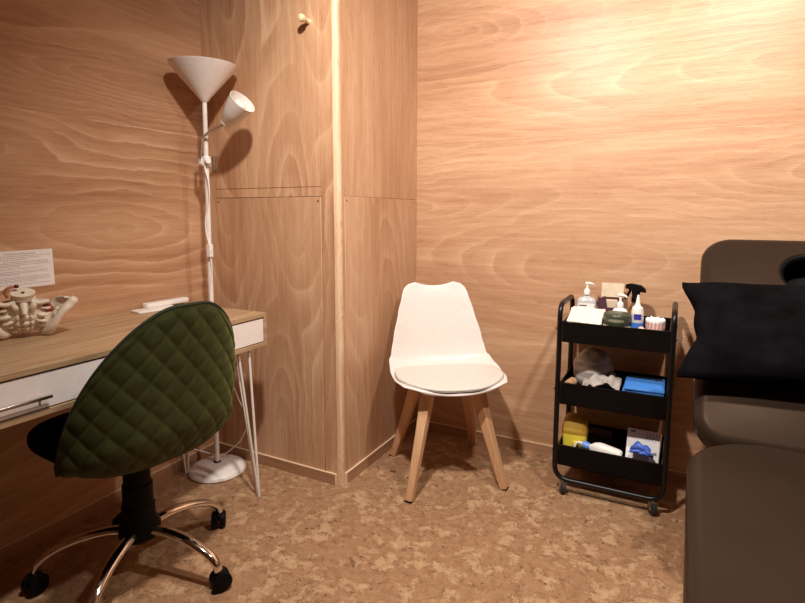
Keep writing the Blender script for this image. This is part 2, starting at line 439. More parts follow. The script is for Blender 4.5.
for i, (z, y0, y1, _) in enumerate(rows):
    if i == 0: y0, y1 = -.045, .052
    y = y0
    while y < y1-.004:
        l = min(random.uniform(.004, .012), y1-y); m.box((.00045, y+l/2, z), (.0003, l, .0022 if i == 0 else .0013)); y += l+.0018
m.build('printed_text', ink, pap, smooth=False)

# white slim case and a phone-like slab lying at the back of the desk
m = MB().prism(rounded_rect(.205, .042, .012), 0, .019, 'XY')
o = tag(m.build('glasses_case', 'white_plastic', bevel=.004, bseg=3), 'long white rounded case resting on the back of the desk', 'case')
o.location = (-1.926, 1.515, DZ1+.0085); o.rotation_euler = (0, 0, math.radians(88))
m = MB().prism(rounded_rect(.17, .075, .01), 0, .008, 'XY')
o = tag(m.build('phone', 'white_plastic', bevel=.002), 'flat white slab lying under the long white case on the desk', 'phone')
o.location = (-1.893, 1.435, DZ1+.0003); o.rotation_euler = (0, 0, math.radians(80))

# ------------------------------------------------------------------ pelvis model on the desk
M['bone'] = plain('ivory_bone_plastic', (.80, .68, .54, 1), .45, var=.08, scale=30)
M['disc'] = plain('red_brown_muscle', (.30, .050, .030, 1), .5, var=.15)
M['nerve'] = plain('orange_nerve', (.60, .22, .09, 1), .5)
pv = thing('pelvis_model', 'ivory anatomical pelvis and lower spine model on the desk', 'anatomical model', (-1.862, .930, DZ1+.014), rot=Matrix.Rotation(math.radians(63.9), 3, 'Z').__matmul__(Matrix.Rotation(math.radians(30), 3, 'X')).to_euler())
m = MB()
prof = [(.0, .012), (.012, .024), (.03, .037), (.055, .046), (.08, .052), (.093, .048)]
def sac(u, v):
    a = 2*PI*u; z = .004+.094*v; hw = .022+.036*v**.8; th = .013+.006*v
    return V((hw*math.cos(a), th*math.sin(a)-.030*math.sin(v*PI)*.7+.012, z))
m.grid(sac, 28, 16, wrap=True)
for k in range(5):
    v = .12+.19*k; z = .004+.094*v; y = -.030*math.sin(v*PI)*.7-.004
    m.ell((0, y-.001, z), (.011, .007, .009))
    for sx in (-1, 1):
        m.ell((sx*(.026+.020*v), y+.004, z+.004), (.013, .008, .0052), RY(sx*14))
        m.ell((sx*(.012+.004*v), y-.001, z+.001), (.005, .006, .0085))
m.ell((0, .010, .004), (.018, .012, .008))
m.xform(Matrix.Diagonal((1.22, 1.1, 1.12, 1))); m.jitter(.0025, 70); m.build('sacrum', 'bone', pv)
m = MB()
m.lathe([(0, .0), (.026, .0), (.029, .004), (.026, .011), (.029, .019), (.0285, .024), (.0, .0255)], (0, .012, .112), 28, 1, .72)
for sx in (-1, 1):
    m.tube([(sx*.018, -.004, .110), (sx*.038, -.008, .107), (sx*.058, -.006, .111)], [.009, .0065, .007], 10)
    m.ell((sx*.020, -.016, .101), (.008, .008, .014), RY(sx*18))
m.tube([(0, -.006, .106), (0, -.022, .098), (0, -.034, .088)], [.010, .008, .006], 10)
m.xform(Matrix.Translation((0, 0, .014)) @ Matrix.Diagonal((1.15, 1.1, 1, 1))); vb = m.build('vertebra', 'bone', pv)
m = MB().lathe([(0, 0), (.005, 0), (.005, .0012), (0, .0013)], (0, .010, .1513), 14)
m.build('disc_core', 'groove', vb)
for sx in (-1, 1):
    m = MB()
    m.ell((sx*.050, .0, .098), (.022, .012, .011), RY(-sx*10)); m.ell((sx*.066, -.004, .092), (.012, .010, .010))
    m.jitter(.006, 60, sx)
    part_label(m.build('muscle', 'disc', pv), 'dark red muscle insert')
    m = MB()
    rim = smooth_path([(sx*.046, -.010, .008), (sx*.062, -.026, .022), (sx*.076, -.030, .046), (sx*.090, -.024, .070), (sx*.108, -.012, .088), (sx*.126, .002, .100), (sx*.138, .010, .116)], 6)
    n_ = len(rim)
    m.tube(rim, [.0085+.002*math.sin(i/n_*9)+(-.0015 if i > n_*.92 else .0015) for i in range(n_)], 12)
    def wing(u, v, sx=sx):
        a = V((sx*.046, .012, .022))*(1-v)+V((sx*.060, .060, .070))*v
        b = rim[min(n_-1, int(round(u*(n_-1)*.86)))]
        c = V((sx*(.050+.062*u), .030+.050*math.sin(u*PI), .020+.085*u))
        p = b*(1-v)+c*v
        return p+V((sx*.010, .022, -.010))*math.sin(v*PI)
    m.grid(wing, 18, 8)
    o = m.build('iliac_wing', 'bone', pv, solid=.006, off=0)
    m = MB()
    m.tube(smooth_path([(sx*.094, .035, .060), (sx*.100, .040, .030), (sx*.086, .030, .008), (sx*.060, .055, .010), (sx*.020, .085, .030), (0, .092, .040)], 6), .0085, 10)
    m.ell((sx*.092, .030, .034), (.018, .020, .020))
    m.build('pubic_bone', 'bone', pv)
m = MB().tube(smooth_path([(-.040, .024, .126), (-.046, .026, .146), (-.036, .026, .160), (-.018, .024, .166)], 6), .0045, 10)
nv = m.build('nerve_root', 'nerve', pv)
MB().ell((-.015, .024, .167), (.007, .006, .0062)).build('nerve_tip', plain('dark_red_tip', (.10, .012, .012, 1), .4), nv)

# ------------------------------------------------------------------ floor lamp
LX, LY = -1.812, 1.652
lamp = thing('floor_lamp', 'white floor lamp with upturned cone shade and small reading arm in the corner', 'lamp', (LX, LY, 0))
MB().lathe([(0, 0), (.118, 0), (.125, .006), (.125, .012), (.116, .024), (.09, .034), (.05, .041), (.016, .044), (0, .044)], seg=48).build('base', 'white_metal', lamp)
m = MB().lathe([(.0165, .0), (.0165, .004), (.011, .006)], (0, 0, .0425), 20)
m.build('base_socket', 'black_plastic', lamp)
m = MB().cyl((0, 0, .04), (.004, 0, .94), .0105, seg=16).cyl((.004, 0, .94), (.010, 0, 1.645), .0095, seg=16)
m.build('pole', 'white_metal', lamp)
prof = [(.012, 0), (.016, .004), (.026, .018), (.134, .142), (.138, .150), (.1365, .151), (.132, .144), (.024, .022), (.0, .018)]
m = MB().lathe(prof, (0, 0, 0), 48)
o = m.build('cone_shade', plain('white_translucent_shade', (.84, .76, .72, 1), .45, var=.02), lamp); o.location = (.010, 0, 1.632); o.rotation_euler = (math.radians(1), math.radians(1.5), 0)
m = MB().ell((0, 0, .06), (.03, .03, .045)); b_ = m.build('bulb', 'white_plastic', lamp); b_.location = (.010, 0, 1.632)
m = MB().cyl((0.004, 0, -.022), (.004, 0, .022), .018, seg=18).box((-.012, -.012, 0), (.02, .02, .028)).cyl((.018, -.01, 0), (.036, -.018, 0), .012, seg=14)
cl = m.build('clamp', 'white_plastic', lamp, bevel=.003); cl.location = (.004, 0, 1.386)
sd = V((math.cos(math.radians(20)), -math.sin(math.radians(20)), 0))
flex = smooth_path([(-.006, -.018, 1.39), (-.004, -.020, 1.44), (.010, -.022, 1.478), (.064, -.022, 1.506), (.140, -.014, 1.532)], 8)
MB().tube(flex, .0060, 10).build('flexible_arm', 'steel', lamp)
# reading shade: cup tilted up and to the right
ax = V((.76, -.0, .62)).normalized()
m = MB().lathe([(0, -.004), (.016, -.004), (.020, .0), (.021, .014), (.033, .030), (.0445, .068), (.054, .118), (.0555, .126), (.0535, .126), (.043, .070), (.030, .038), (0, .030)], seg=36)
q = V((0, 0, 1)).rotation_difference(ax)
o = m.build('reading_shade', 'white_metal', lamp); o.location = (.140, -.014, 1.532); o.rotation_euler = q.to_euler()
o2 = MB().lathe([(0, .03), (.012, .03), (.014, .045), (.026, .070), (.030, .096), (.022, .114), (0, .120)], seg=24).build('bulb', plain('opal_bulb', (.88, .82, .76, 1), .3), o)
m = MB().box((0, 0, 0), (.020, .020, .055)).box((.0105, -.002, .004), (.004, .010, .018))
sw = m.build('inline_switch', 'white_plastic', lamp, bevel=.005, bseg=3); sw.location = (.020, -.012, 1.008)
cab = smooth_path([(.012, -.014, 1.37), (.018, -.016, 1.345), (.034, -.018, 1.30), (.036, -.018, 1.25), (.022, -.014, 1.20), (.006, -.014, 1.15), (.004, -.015, 1.10), (.014, -.014, 1.05), (.020, -.012, 1.03)], 6)
cab2 = smooth_path([(.020, -.012, .985), (.028, -.012, .93), (.016, -.013, .85), (.014, -.013, .76), (.03, -.014, .66), (.09, -.012, .56), (.135, -.03, .46), (.12, .02, .36), (.148, .04, .26), (.118, .045, .17), (.05, .05, .10), (-.01, .03, .06), (-.06, -.02, .085), (-.10, -.06, .11)], 7)
MB().tube(cab, .0030, 8).tube(cab2, .0026, 8).build('cable', 'white_plastic', lamp)

# ------------------------------------------------------------------ green office chair
oc = thing('office_chair', 'dark green quilted velvet swivel chair with chrome star base at the desk', 'office chair', (-1.506, 1.041, 0), math.radians(86))
# local +Y faces the desk (world -X); local +X = world +Y
BANG = [226, 298, 10, 82, 154]
bp = MB().lathe([(.0, .122), (.050, .122), (.062, .132), (.064, .164), (.056, .182), (.050, .195), (.050, .235), (.046, .237)], seg=28)
bp.lathe([(.046, .23), (.0455, .305), (.041, .307), (.040, .40), (.0, .40)], seg=24)
bp.build('gas_column', 'black_plastic', oc)
for a in BANG:
    la = math.radians(a-86); dv = V((math.cos(la), math.sin(la), 0)); sv = V((-dv.y, dv.x, 0))
    path = smooth_path([dv*.035+V((0, 0, .152)), dv*.10+V((0, 0, .157)), dv*.18+V((0, 0, .146)), dv*.25+V((0, 0, .120)), dv*.288+V((0, 0, .090)), dv*.298+V((0, 0, .066))], 5)
    n_ = len(path)
    rr = [(.021-.007*(i/n_), .014-.003*(i/n_)) for i in range(n_)]
    arm = MB().tube(path, rr, 16, flat=sv).build('base_arm', 'chrome', oc)
    m = MB()
    cv = V((math.cos(la+.9), math.sin(la+.9), 0)); c0 = dv*.292
    hz = V((-cv.y, cv.x, 0))
    for s_ in (-1, 1):
        a0 = c0+hz*s_*.004+V((0, 0, .0312))+cv*.010; a1 = c0+hz*s_*.025+V((0, 0, .0312))+cv*.010
        m.tube([a0, a0.lerp(a1, .2), a0.lerp(a1, .8), a1], [.027, .031, .031, .025], 24)
    m.ell(c0+V((0, 0, .046))+cv*.008, (.023, .023, .020))
    m.cyl(c0+V((0, 0, .05)), c0+V((0, 0, .080)), .006)
    m.build('caster', 'black_plastic', oc)
m = MB().box((0, 0, .408), (.16, .20, .022)).cyl((.05, .03, .39), (.20, .05, .385), .005).ell((.205, .05, .385), (.016, .010, .007))
m.cyl((0, 0, .36), (0, 0, .40), .040, .05, 20)
m.build('seat_mechanism', 'black_plastic', oc, bevel=.003)
# seat cushion: rounded block
def superell(cx, cy, cz, a, b, h, nu=40, nv=14, e=3.2):
    def f(u, v):
        t = 2*PI*u; ph = -PI/2+PI*v
        ct, st = math.cos(t), math.sin(t); cp, sp = math.cos(ph), math.sin(ph)
        k = (abs(ct)**e+abs(st)**e)**(-1/e)
        g = lambda q, p: math.copysign(abs(q)**p, q)
        return V((cx+a*k*ct*abs(cp)**.5, cy+b*k*st*abs(cp)**.5, cz+h*g(sp, .7)))
    return f
m = MB().grid(superell(0, .075, .470, .225, .245, .042), 48, 14, wrap=True)
m.build('seat', 'black_seat', oc)
# wrap-around quilted back shell
PHM = math.radians(71)
def shell_pt(u, v, off=0.0):
    ph = (u*2-1)*PHM; t = abs(ph)/PHM
    top = .915-.045*t**2-.37*max(0, (t-.12)/.88)**1.85
    bot = .438+.03*t**2
    z = bot+(top-bot)*v
    zz = (z-.42)/.48
    hw = .280+.030*math.sin(min(1, max(0, zz))*PI*.55)-.022*zz**2
    dp = .225
    tuck = .055*max(0, 1-v/.28)**2*(1-.5*t)
    sx, cy = math.sin(ph), math.cos(ph)
    e = 2.45; k = (abs(sx)**e+abs(cy)**e)**(-1/e)
    x = (hw-tuck)*sx*k; y = -(dp-tuck)*cy*k-.022
    y -= .06*max(0, zz)**1.3*max(0, cy)
    if ph > PI/2 or ph < -PI/2: y = y*1.0
    return V((x, y, z))
def shell_n(u, v):
    e = .004; a = shell_pt(min(1, u+e), v)-shell_pt(max(0, u-e), v); b = shell_pt(u, min(1, v+e))-shell_pt(u, max(0, v-e))
    n = a.cross(b)
    return n.normalized() if n.length > 1e-9 else V((0, -1, 0))
def quilt(u, v):
    p = shell_pt(u, v)
    s_ = (u-.5)*.82/.039; z_ = (p.z-.42)/.042
    a, b = (s_+z_)*.5*PI*1.0, (s_-z_)*.5*PI*1.0
    h = (abs(math.sin(a))*abs(math.sin(b)))**.42
    edge = min(1, min(v, 1-v)/.05, min(u, 1-u)/.03)
    return p+shell_n(u, v)*(.0052*h*edge)
m = MB().grid(quilt, 210, 120)
o = m.build('back_shell', 'velvet', oc, angle=180)
def inner(u, v): return shell_pt(u, v)-shell_n(u, v)*(.034*min(1, min(v, 1-v)/.06+.25, min(u, 1-u)/.04+.25))
m = MB().grid(inner, 60, 30); m.build('back_lining', 'black_seat', oc, angle=180)
loop = [shell_pt(i/60, 1)-shell_n(i/60, 1)*.004 for i in range(61)]
loop = [shell_pt(0, i/20)-shell_n(0, i/20)*.004 for i in range(20)]+loop+[shell_pt(1, 1-i/20)-shell_n(1, 1-i/20)*.004 for i in range(1, 21)]
bot = [shell_pt(i/60, 0)-shell_n(i/60, 0)*.004 for i in range(61)]
MB().tube(loop, .0055, 10).tube(bot, .005, 8).build('piping', 'piping', oc)

# ------------------------------------------------------------------ white chair with beech legs
wc = thing('side_chair', 'white moulded chair with beech legs beside the plywood cupboard', 'chair', (-.893, 2.139, 0), math.atan2(-.8, .6)-PI/2)
prof = [V((0, .245, .436)), V((0, .232, .450)), V((0, .16, .452)), V((0, .05, .443)), V((0, -.06, .438)), V((0, -.135, .443)), V((0, -.178, .468)), V((0, -.200, .52)), V((0, -.215, .60)), V((0, -.236, .70)), V((0, -.256, .785)), V((0, -.270, .838))]
prof = smooth_path(prof, 6)
cum = [0]
for a, b in zip(prof, prof[1:]): cum.append(cum[-1]+(b-a).length)
def interp(tab, t):
    for (a, x), (b, y) in zip(tab, tab[1:]):
        if t <= b:
            k = (t-a)/(b-a); k = k*k*(3-2*k)*.5+k*.5
            return x+(y-x)*k
    return tab[-1][1]
WID = [(0, .140), (.035, .188), (.09, .224), (.2, .249), (.32, .253), (.42, .246), (.52, .238), (.60, .228), (.68, .215), (.82, .187), (.92, .164), (.97, .152), (1, .130)]
CURL = [(0, .004), (.1, .010), (.25, .022), (.38, .044), (.48, .060), (.58, .054), (.68, .042), (.85, .024), (1, .012)]
def shell2(u, v):
    L_ = v*cum[-1]; i = 0
    while i < len(cum)-2 and cum[i+1] < L_: i += 1
    k = (L_-cum[i])/(cum[i+1]-cum[i]); p = prof[i].lerp(prof[i+1], k)
    tg = (prof[min(i+2, len(prof)-1)]-prof[max(i-1, 0)]).normalized()
    n = V((1, 0, 0)).cross(tg); n = -n if n.z < -.0 and abs(n.z) > abs(n.y) else n
    n = V((0, -tg.z, tg.y)) if True else n
    n = -n if n.y < 0 and abs(n.y) > .3 else n
    s_ = u*2-1
    w_ = interp(WID, v); c_ = interp(CURL, v)
    q = V((s_*w_, 0, 0))+p
    # normal pointing to the sitter: up on the seat, forward on the back
    nn = V((0, -tg.z, tg.y)); 
    if nn.z < 0: nn = -nn
    q += nn*c_*(abs(s_)**2.6)
    # two shoulders and a dip between them at the top, rounded front
    if v > .9: q -= V((0, 0, 1))*(.018*((v-.9)/.1)**2*(1-min(1, abs(s_)*1.35)**2) + .012*((v-.9)/.1)**2*max(0, abs(s_)-.72)/.28)
    if v < .1: q -= V((0, 1, 0))*(.040*(1-v/.1)*s_**2)
    return q
m = MB().grid(shell2, 36, 64)
m.build('seat_shell', 'chair_white', wc, solid=.006, off=0, sub=1, angle=180)
def cush(u, v):
    t = 2*PI*u; r = math.sqrt(v) if v < 1 else 1
    e = 2.7; ct, st = math.cos(t), math.sin(t); k = (abs(ct)**e+abs(st)**e)**(-1/e)
    x, y = .236*k*ct, .196*k*st
    y2 = .050+y; wl = 1-.20*max(0, (y2-.10)/.12)
    rr = min(1, v*1.25)
    x *= rr*wl; y2 = .050+y*rr
    zb = .449+.004*(y2/.2)+.010*abs(x/.2)**3
    h = .012*(1-max(0, (v-.7)/.3)**2.5)
    return V((x, y2, zb+h))
m = MB().grid(cush, 56, 18, wrap=True)
m.build('seat_pad', 'pad_white', wc, angle=180)
m = MB()
m.tube([cush(i/72, .93) for i in range(73)], .0018, 6)
part_label(m.build('pad_seam', plain('grey_seam', (.55, .50, .46, 1), .6), wc), 'thin grey seam line')
R_ = Matrix.Rotation(-(math.atan2(-.8, .6)-PI/2), 3, 'Z')
for (fx, fy) in ((-.919, 1.826), (-.606, 2.105), (-1.176, 2.164), (-.872, 2.462)):
    f_ = R_ @ V((fx+.893, fy-2.139, 0))
    tp = V((math.copysign(.105, f_.x), math.copysign(.100, f_.y)+.012, .425))
    m = MB(); path = [f_, f_.lerp(tp, .6), f_.lerp(tp, .9), tp]
    dirv = V((f_.x, f_.y, 0)).normalized(); rr = [(.0225, .0225), (.030, .028), (.038, .034), (.038, .033)]
    m.tube(path, rr, 4, flat=(dirv+V((-dirv.y, dirv.x, 0))).normalized())
    lg = m.build('leg', 'beech', wc, bevel=.006, bseg=3, angle=30)
    MB().tube([f_+V((0, 0, -.0005)), f_+(tp-f_)*.008], .0230, 4, flat=(dirv+V((-dirv.y, dirv.x, 0))).normalized()).build('foot_pad', 'black_plastic', lg)
m = MB()
for sg in (-1, 1): m.box((0, 0, 0), (.30, .030, .026), RZ(sg*44))
m.xform(Matrix.Translation((0, .012, .405))); m.build('cross_brace', 'beech', wc, bevel=.003)
for sx in (-1, 1):
    for sy in (-1, 1): MB().cyl((sx*.07, sy*.07+.012, .412), (sx*.07, sy*.07+.012, .440), .016).build('mount', 'black_plastic', wc)

# ------------------------------------------------------------------ three-tier trolley
TX0, TX1, TY0, TY1 = -.414, .000, 2.185, 2.462
tcx, tcy = (TX0+TX1)/2, (TY0+TY1)/2
tr = thing('utility_trolley', 'black three tier metal trolley on castors by the plywood wall', 'trolley', (tcx, tcy, 0))
hw, hd = (TX1-TX0)/2, (TY1-TY0)/2; R0 = .0105
for sx in (-1, 1):
    x = sx*hw
    MB().tube(round_path([(x, -hd, .13), (x, -hd, .803), (x, hd, .803), (x, hd, .13)], .055, 8), R0, 14).build('side_frame', 'black_metal', tr)
for sy in (-1, 1):
    y = sy*hd
    MB().tube(round_path([(-hw, y, .14), (-hw, y, .062), (hw, y, .062), (hw, y, .14)], .06, 8), R0*.98, 14).build('bottom_rail', 'black_metal', tr)
TR = [(.650, .732), (.388, .478), (.125, .212)]
for z0, z1 in TR:
    a, b = hw-R0-.001, hd+R0*.4; t = .0016
    m = MB().box((0, 0, z0+t/2), (2*a, 2*b, t))
    for s_ in (-1, 1):
        m.box((0, s_*(b-t/2), (z0+z1)/2), (2*a, t, z1-z0)); m.box((s_*(a-t/2), 0, (z0+z1)/2), (t, 2*b, z1-z0))
    bk = m.build('basket', 'black_tray', tr)
    m = MB().tube([(-a, -b, z1), (a, -b, z1), (a, b, z1), (-a, b, z1), (-a, -b, z1+.00001)], .0030, 8)
    m.build('rim', 'black_metal', bk)
    for sx in (-1, 1):
        for sy in (-1, 1):
            MB().cyl((sx*(hw-.012), sy*hd, z1-.03), (sx*(hw+.0145), sy*hd, z1-.03), .004, seg=10).build('bolt', 'black_metal', tr)
for sx in (-1, 1):
    for sy in (-1, 1):
        c0 = V((sx*(hw-.035), sy*hd, 0)); hz = V((math.cos(.5), math.sin(.5), 0)); cv = V((-hz.y, hz.x, 0))
        m = MB().tube([c0-hz*.010+V((0, 0, .0252)), c0-hz*.008+V((0, 0, .0252)), c0+hz*.008+V((0, 0, .0252)), c0+hz*.010+V((0, 0, .0252))], [.022, .025, .025, .022], 24)
        cs = m.build('caster', 'rubber', tr)
        m = MB().box(c0+hz*.0125+V((0, 0, .037)), (.0018, .024, .030), RZ(28.6)).box(c0-hz*.0125+V((0, 0, .037)), (.0018, .024, .030), RZ(28.6))
        m.box(c0+V((0, 0, .052)), (.027, .022, .002), RZ(28.6)).cyl(c0+V((0, 0, .050)), c0+V((0, 0, .058)), .006)
        part_label(m.build('fork', 'steel', cs), 'shiny steel castor fork')

ZT = [z0+.0018 for z0, z1 in TR]
M['clear'] = plain('clear_plastic', (.80, .78, .78, 1), .12, var=.01, trans=.75)
M['gel'] = plain('clear_gel', (.72, .70, .72, 1), .2, var=.02, trans=.3)
M['label'] = plain('white_label', (.88, .85, .84, 1), .6, var=.01)
M['ink'] = plain('dark_ink', (.05, .045, .06, 1), .7)
M['cream'] = plain('cream_card', (.86, .78, .64, 1), .7, var=.03)
M['tan_card'] = plain('tan_card', (.62, .46, .28, 1), .7)
M['purple'] = plain('dark_purple_card', (.075, .022, .040, 1), .55)
M['gold'] = plain('beige_card', (.60, .49, .35, 1), .6)
M['olive'] = plain('dark_olive_tin', (.050, .058, .035, 1), .35)
M['brown_glass'] = plain('amber_plastic', (.17, .085, .028, 1), .18, var=.1)
M['blue_liquid'] = plain('blue_liquid', (.06, .17, .55, 1), .15, var=.05)
M['blue_label'] = plain('violet_blue_label', (.045, .035, .30, 1), .5)
M['pink'] = plain('pink_wrap', (.80, .48, .40, 1), .5)
M['cotton'] = plain('white_cotton', (.92, .88, .86, 1), .9, var=.05, scale=120)
M['blue_paper'] = plain('bright_blue_paper', (.05, .23, .70, 1), .7, var=.05)
M['blue_glove'] = plain('blue_nitrile', (.06, .14, .62, 1), .45, var=.12)
M['cloth'] = plain('greige_cloth', (.42, .37, .33, 1), .85, var=.15, scale=30)
M['yellow'] = plain('yellow_bin_plastic', (.88, .70, .07, 1), .4, var=.03)
M['mustard'] = plain('mustard_lid_plastic', (.44, .26, .03, 1), .4, var=.05)
M['tan'] = plain('tan_wood', (.50, .30, .15, 1), .5, var=.1)

# --- top tray
def pump_head(parent, mat, c, h, reach, rz):
    """a lotion pump: collar, stem, nozzle (c = neck position)"""
    m = MB().lathe([(0, 0), (.013, 0), (.0135, .012), (.011, .022), (.0055, .026), (.0045, h-.010), (.0, h-.010)], c, 20)
    top = V(c)+V((0, 0, h-.008)); d_ = V((math.cos(rz), math.sin(rz), 0))
    m.tube([top-d_*.008, top+d_*.010, top+d_*reach+V((0, 0, -.003)), top+d_*(reach+.004)+V((0, 0, -.009))], [.0065, .0068, .0042, .0032], 12)
    m.lathe([(0, -.004), (.008, -.003), (.0085, .004), (0, .006)], top, 16)
    return m.build('pump', mat, parent)
bt = thing('sanitizer_bottle', 'clear pump bottle with a white label at the back left of the top tier', 'bottle', (-.345, 2.405, ZT[0]), math.radians(6))
def rr_lathe(prof, a, b, seg=36, e=3.0):
    def f(u, v):
        i = min(len(prof)-2, int(v*(len(prof)-1))); k = v*(len(prof)-1)-i
        r = prof[i][0]*(1-k)+prof[i+1][0]*k; z = prof[i][1]*(1-k)+prof[i+1][1]*k
        t = 2*PI*u; ct, st = math.cos(t), math.sin(t); q = (abs(ct)**e+abs(st)**e)**(-1/e)
        return V((a*q*ct*r, b*q*st*r, z))
    return f
m = MB().grid(rr_lathe([(0, 0), (.95, .0), (1, .006), (1, .09), (1, .128), (.95, .143), (.75, .153), (.35, .158), (.30, .160), (.30, .168), (0, .168)], .041, .024), 40, 40, wrap=True)
m.build('bottle_body', 'gel', bt)
m = MB().box((0, -.0246, .105), (.066, .0008, .052)); lb = m.build('label_sticker', 'label', bt, smooth=False)
m = MB().box((-.014, -.0252, .122), (.032, .0005, .0050))
for q, l in ((.112, .05), (.107, .05), (.099, .044), (.092, .048), (.086, .03)): m.box((-.029+l/2, -.0252, q), (l, .0005, .0014))
m.build('label_print', 'ink', lb, smooth=False)
pump_head(bt, 'white_plastic', (0, 0, .168), .056, .026, math.radians(25))

m = MB()
for i in range(3):
    m.box((random.uniform(-.003, .003), random.uniform(-.003, .003), .002+i*.0042), (.130, .120, .004), RZ(random.uniform(-5, 5)))
o = tag(m.build('card_stack', 'cream', bevel=.0008, bseg=1), 'stack of cream cards and paper at the front left of the top tier', 'cards')
o.location = (-.322, 2.258, ZT[0]+.0935); o.rotation_euler = (math.radians(21), 0, 0)
m = MB().prism([(-.055, 0), (.055, 0), (.055, .1115), (-.055, .0693)], -.062, .062, 'YZ')
o = tag(m.build('card_box', 'label', bevel=.001), 'white slope-topped box under the stack of cream cards on the top tier', 'box'); o.location = (-.322, 2.258, ZT[0])
m = MB().prism([(-.026, 0), (.026, 0), (.026, .046), (.012, .040)], -.004, .004, 'XZ')
o = tag(m.build('tan_card', 'tan_card', bevel=.001, bseg=1), 'tan card standing between the cream cards and the green tin', 'card'); o.location = (-.286, 2.192, ZT[0]+.038); o.rotation_euler = (math.radians(-12), 0, math.radians(6))

pb = thing('display_box', 'dark purple open box with raised beige flap at the back of the top tier', 'box', (-.249, 2.425, ZT[0]), math.radians(3))
m = MB(); W_, H_, D_ = .098, .150, .05
m.box((0, D_/2, H_/2), (W_, .002, H_)); m.box((-W_/2, 0, H_/2+.004), (.002, D_, H_+.008)); m.box((W_/2, 0, H_/2), (.002, D_, H_)); m.box((0, 0, .001), (W_, D_, .002))
m.prism([(-W_/2, 0), (W_/2, 0), (W_/2, .150), (W_/2-.020, .150), (W_/2-.026, .118), (-W_/2+.036, .118), (-W_/2+.028, .168), (-W_/2, .150)], -D_/2, -D_/2+.002, 'XZ')
m.build('carton', 'purple', pb)
m = MB().box((.004, D_/2+.012, .186), (.090, .002, .062), RX(-14)); m.build('flap', 'gold', pb)
m = MB().box((.004, .004, .075), (.046, .034, .146)); m.build('inner_packet', 'gold', pb, bevel=.002)
m = MB().ell((-.024, -.031, .104), (.010, .006, .008)); part_label(m.build('seal', plain('pink_seal', (.80, .20, .32, 1), .5), pb), 'pink round seal')

wp = thing('lotion_bottle', 'white pump bottle behind the green tin on the top tier', 'bottle', (-.203, 2.345, ZT[0]), math.radians(-4))
MB().grid(rr_lathe([(0, 0), (.95, 0), (1, .005), (1, .085), (.96, .112), (.75, .124), (.42, .129), (.38, .132), (0, .132)], .033, .024, e=2.4), 36, 36, wrap=True).build('bottle_body', 'white_plastic', wp)
pump_head(wp, 'white_plastic', (0, 0, .131), .060, .022, math.radians(-12))

jar = thing('cream_tin', 'wide cream jar with a dark olive green lid at the front of the top tier', 'jar', (-.204, 2.252, ZT[0]))
MB().lathe([(0, 0), (.049, 0), (.051, .003), (.051, .080), (.048, .084), (0, .084)], seg=40).build('jar_body', 'cream', jar)
jl = MB().lathe([(0, .124), (.046, .124), (.0505, .121), (.053, .116), (.053, .081), (.0515, .078), (.049, .078), (.049, .1), (0, .1)], seg=40).build('lid', 'olive', jar)
m = MB()
for i in range(9):
    a = math.radians(-90+(i-4)*7.5); h = .005+.007*math.cos((i-4)/4*1.3)
    m.box((.0532*math.cos(a), .0532*math.sin(a), .099), (.0006, .0050, h), Matrix.Rotation(a, 3, 'Z'))
m.build('lid_emblem', plain('pale_green_print', (.30, .29, .19, 1), .6), jl, smooth=False)

sp = thing('spray_bottle', 'amber spray bottle with a black trigger head at the back of the top tier', 'bottle', (-.150, 2.405, ZT[0]), math.radians(-6))
MB().lathe([(0, 0), (.030, 0), (.033, .004), (.033, .085), (.030, .110), (.018, .135), (.013, .145), (.013, .158), (0, .158)], seg=30).build('bottle_body', 'brown_glass', sp)
m = MB().lathe([(0, .150), (.0165, .150), (.0165, .170), (.012, .174), (.0, .174)], seg=20)
m.prism([(-.040, .205), (-.040, .222), (-.020, .227), (.018, .222), (.036, .208), (.040, .192), (.018, .194), (.012, .172), (-.012, .172), (-.016, .200)], -.011, .011, 'XZ')
m.tube(smooth_path([(-.022, 0, .203), (-.026, 0, .187), (-.036, 0, .168), (-.040, 0, .158)], 5), [(.006, .004)]*16, 10)
m.build('trigger_head', 'black_plastic', sp, bevel=.003)

sq = thing('squeeze_bottle', 'clear squeeze bottle of blue liquid with white nozzle on the top tier', 'bottle', (-.131, 2.262, ZT[0]))
MB().lathe([(0, 0), (.0215, 0), (.0235, .003), (.0235, .114), (.0215, .122), (.0, .122)], seg=30).build('bottle_body', 'gel', sq)
MB().lathe([(.0, .001), (.0238, .001), (.0240, .003), (.0240, .092), (.0, .092)], seg=30).build('liquid', 'blue_liquid', sq)
MB().lathe([(.0, .120), (.0230, .120), (.0232, .128), (.0200, .150), (.0110, .157), (.0085, .168), (.0035, .200), (.0, .201)], seg=24).build('nozzle_cap', 'white_plastic', sq)
m = MB()
for i in range(6):
    a = math.radians(-112+i*11); m.box((.0238*math.cos(a), .0238*math.sin(a), .128-.012), (.0008, .0048, .022), Matrix.Rotation(a, 3, 'Z'))
m.build('label_sticker', 'blue_label', sq, smooth=False)

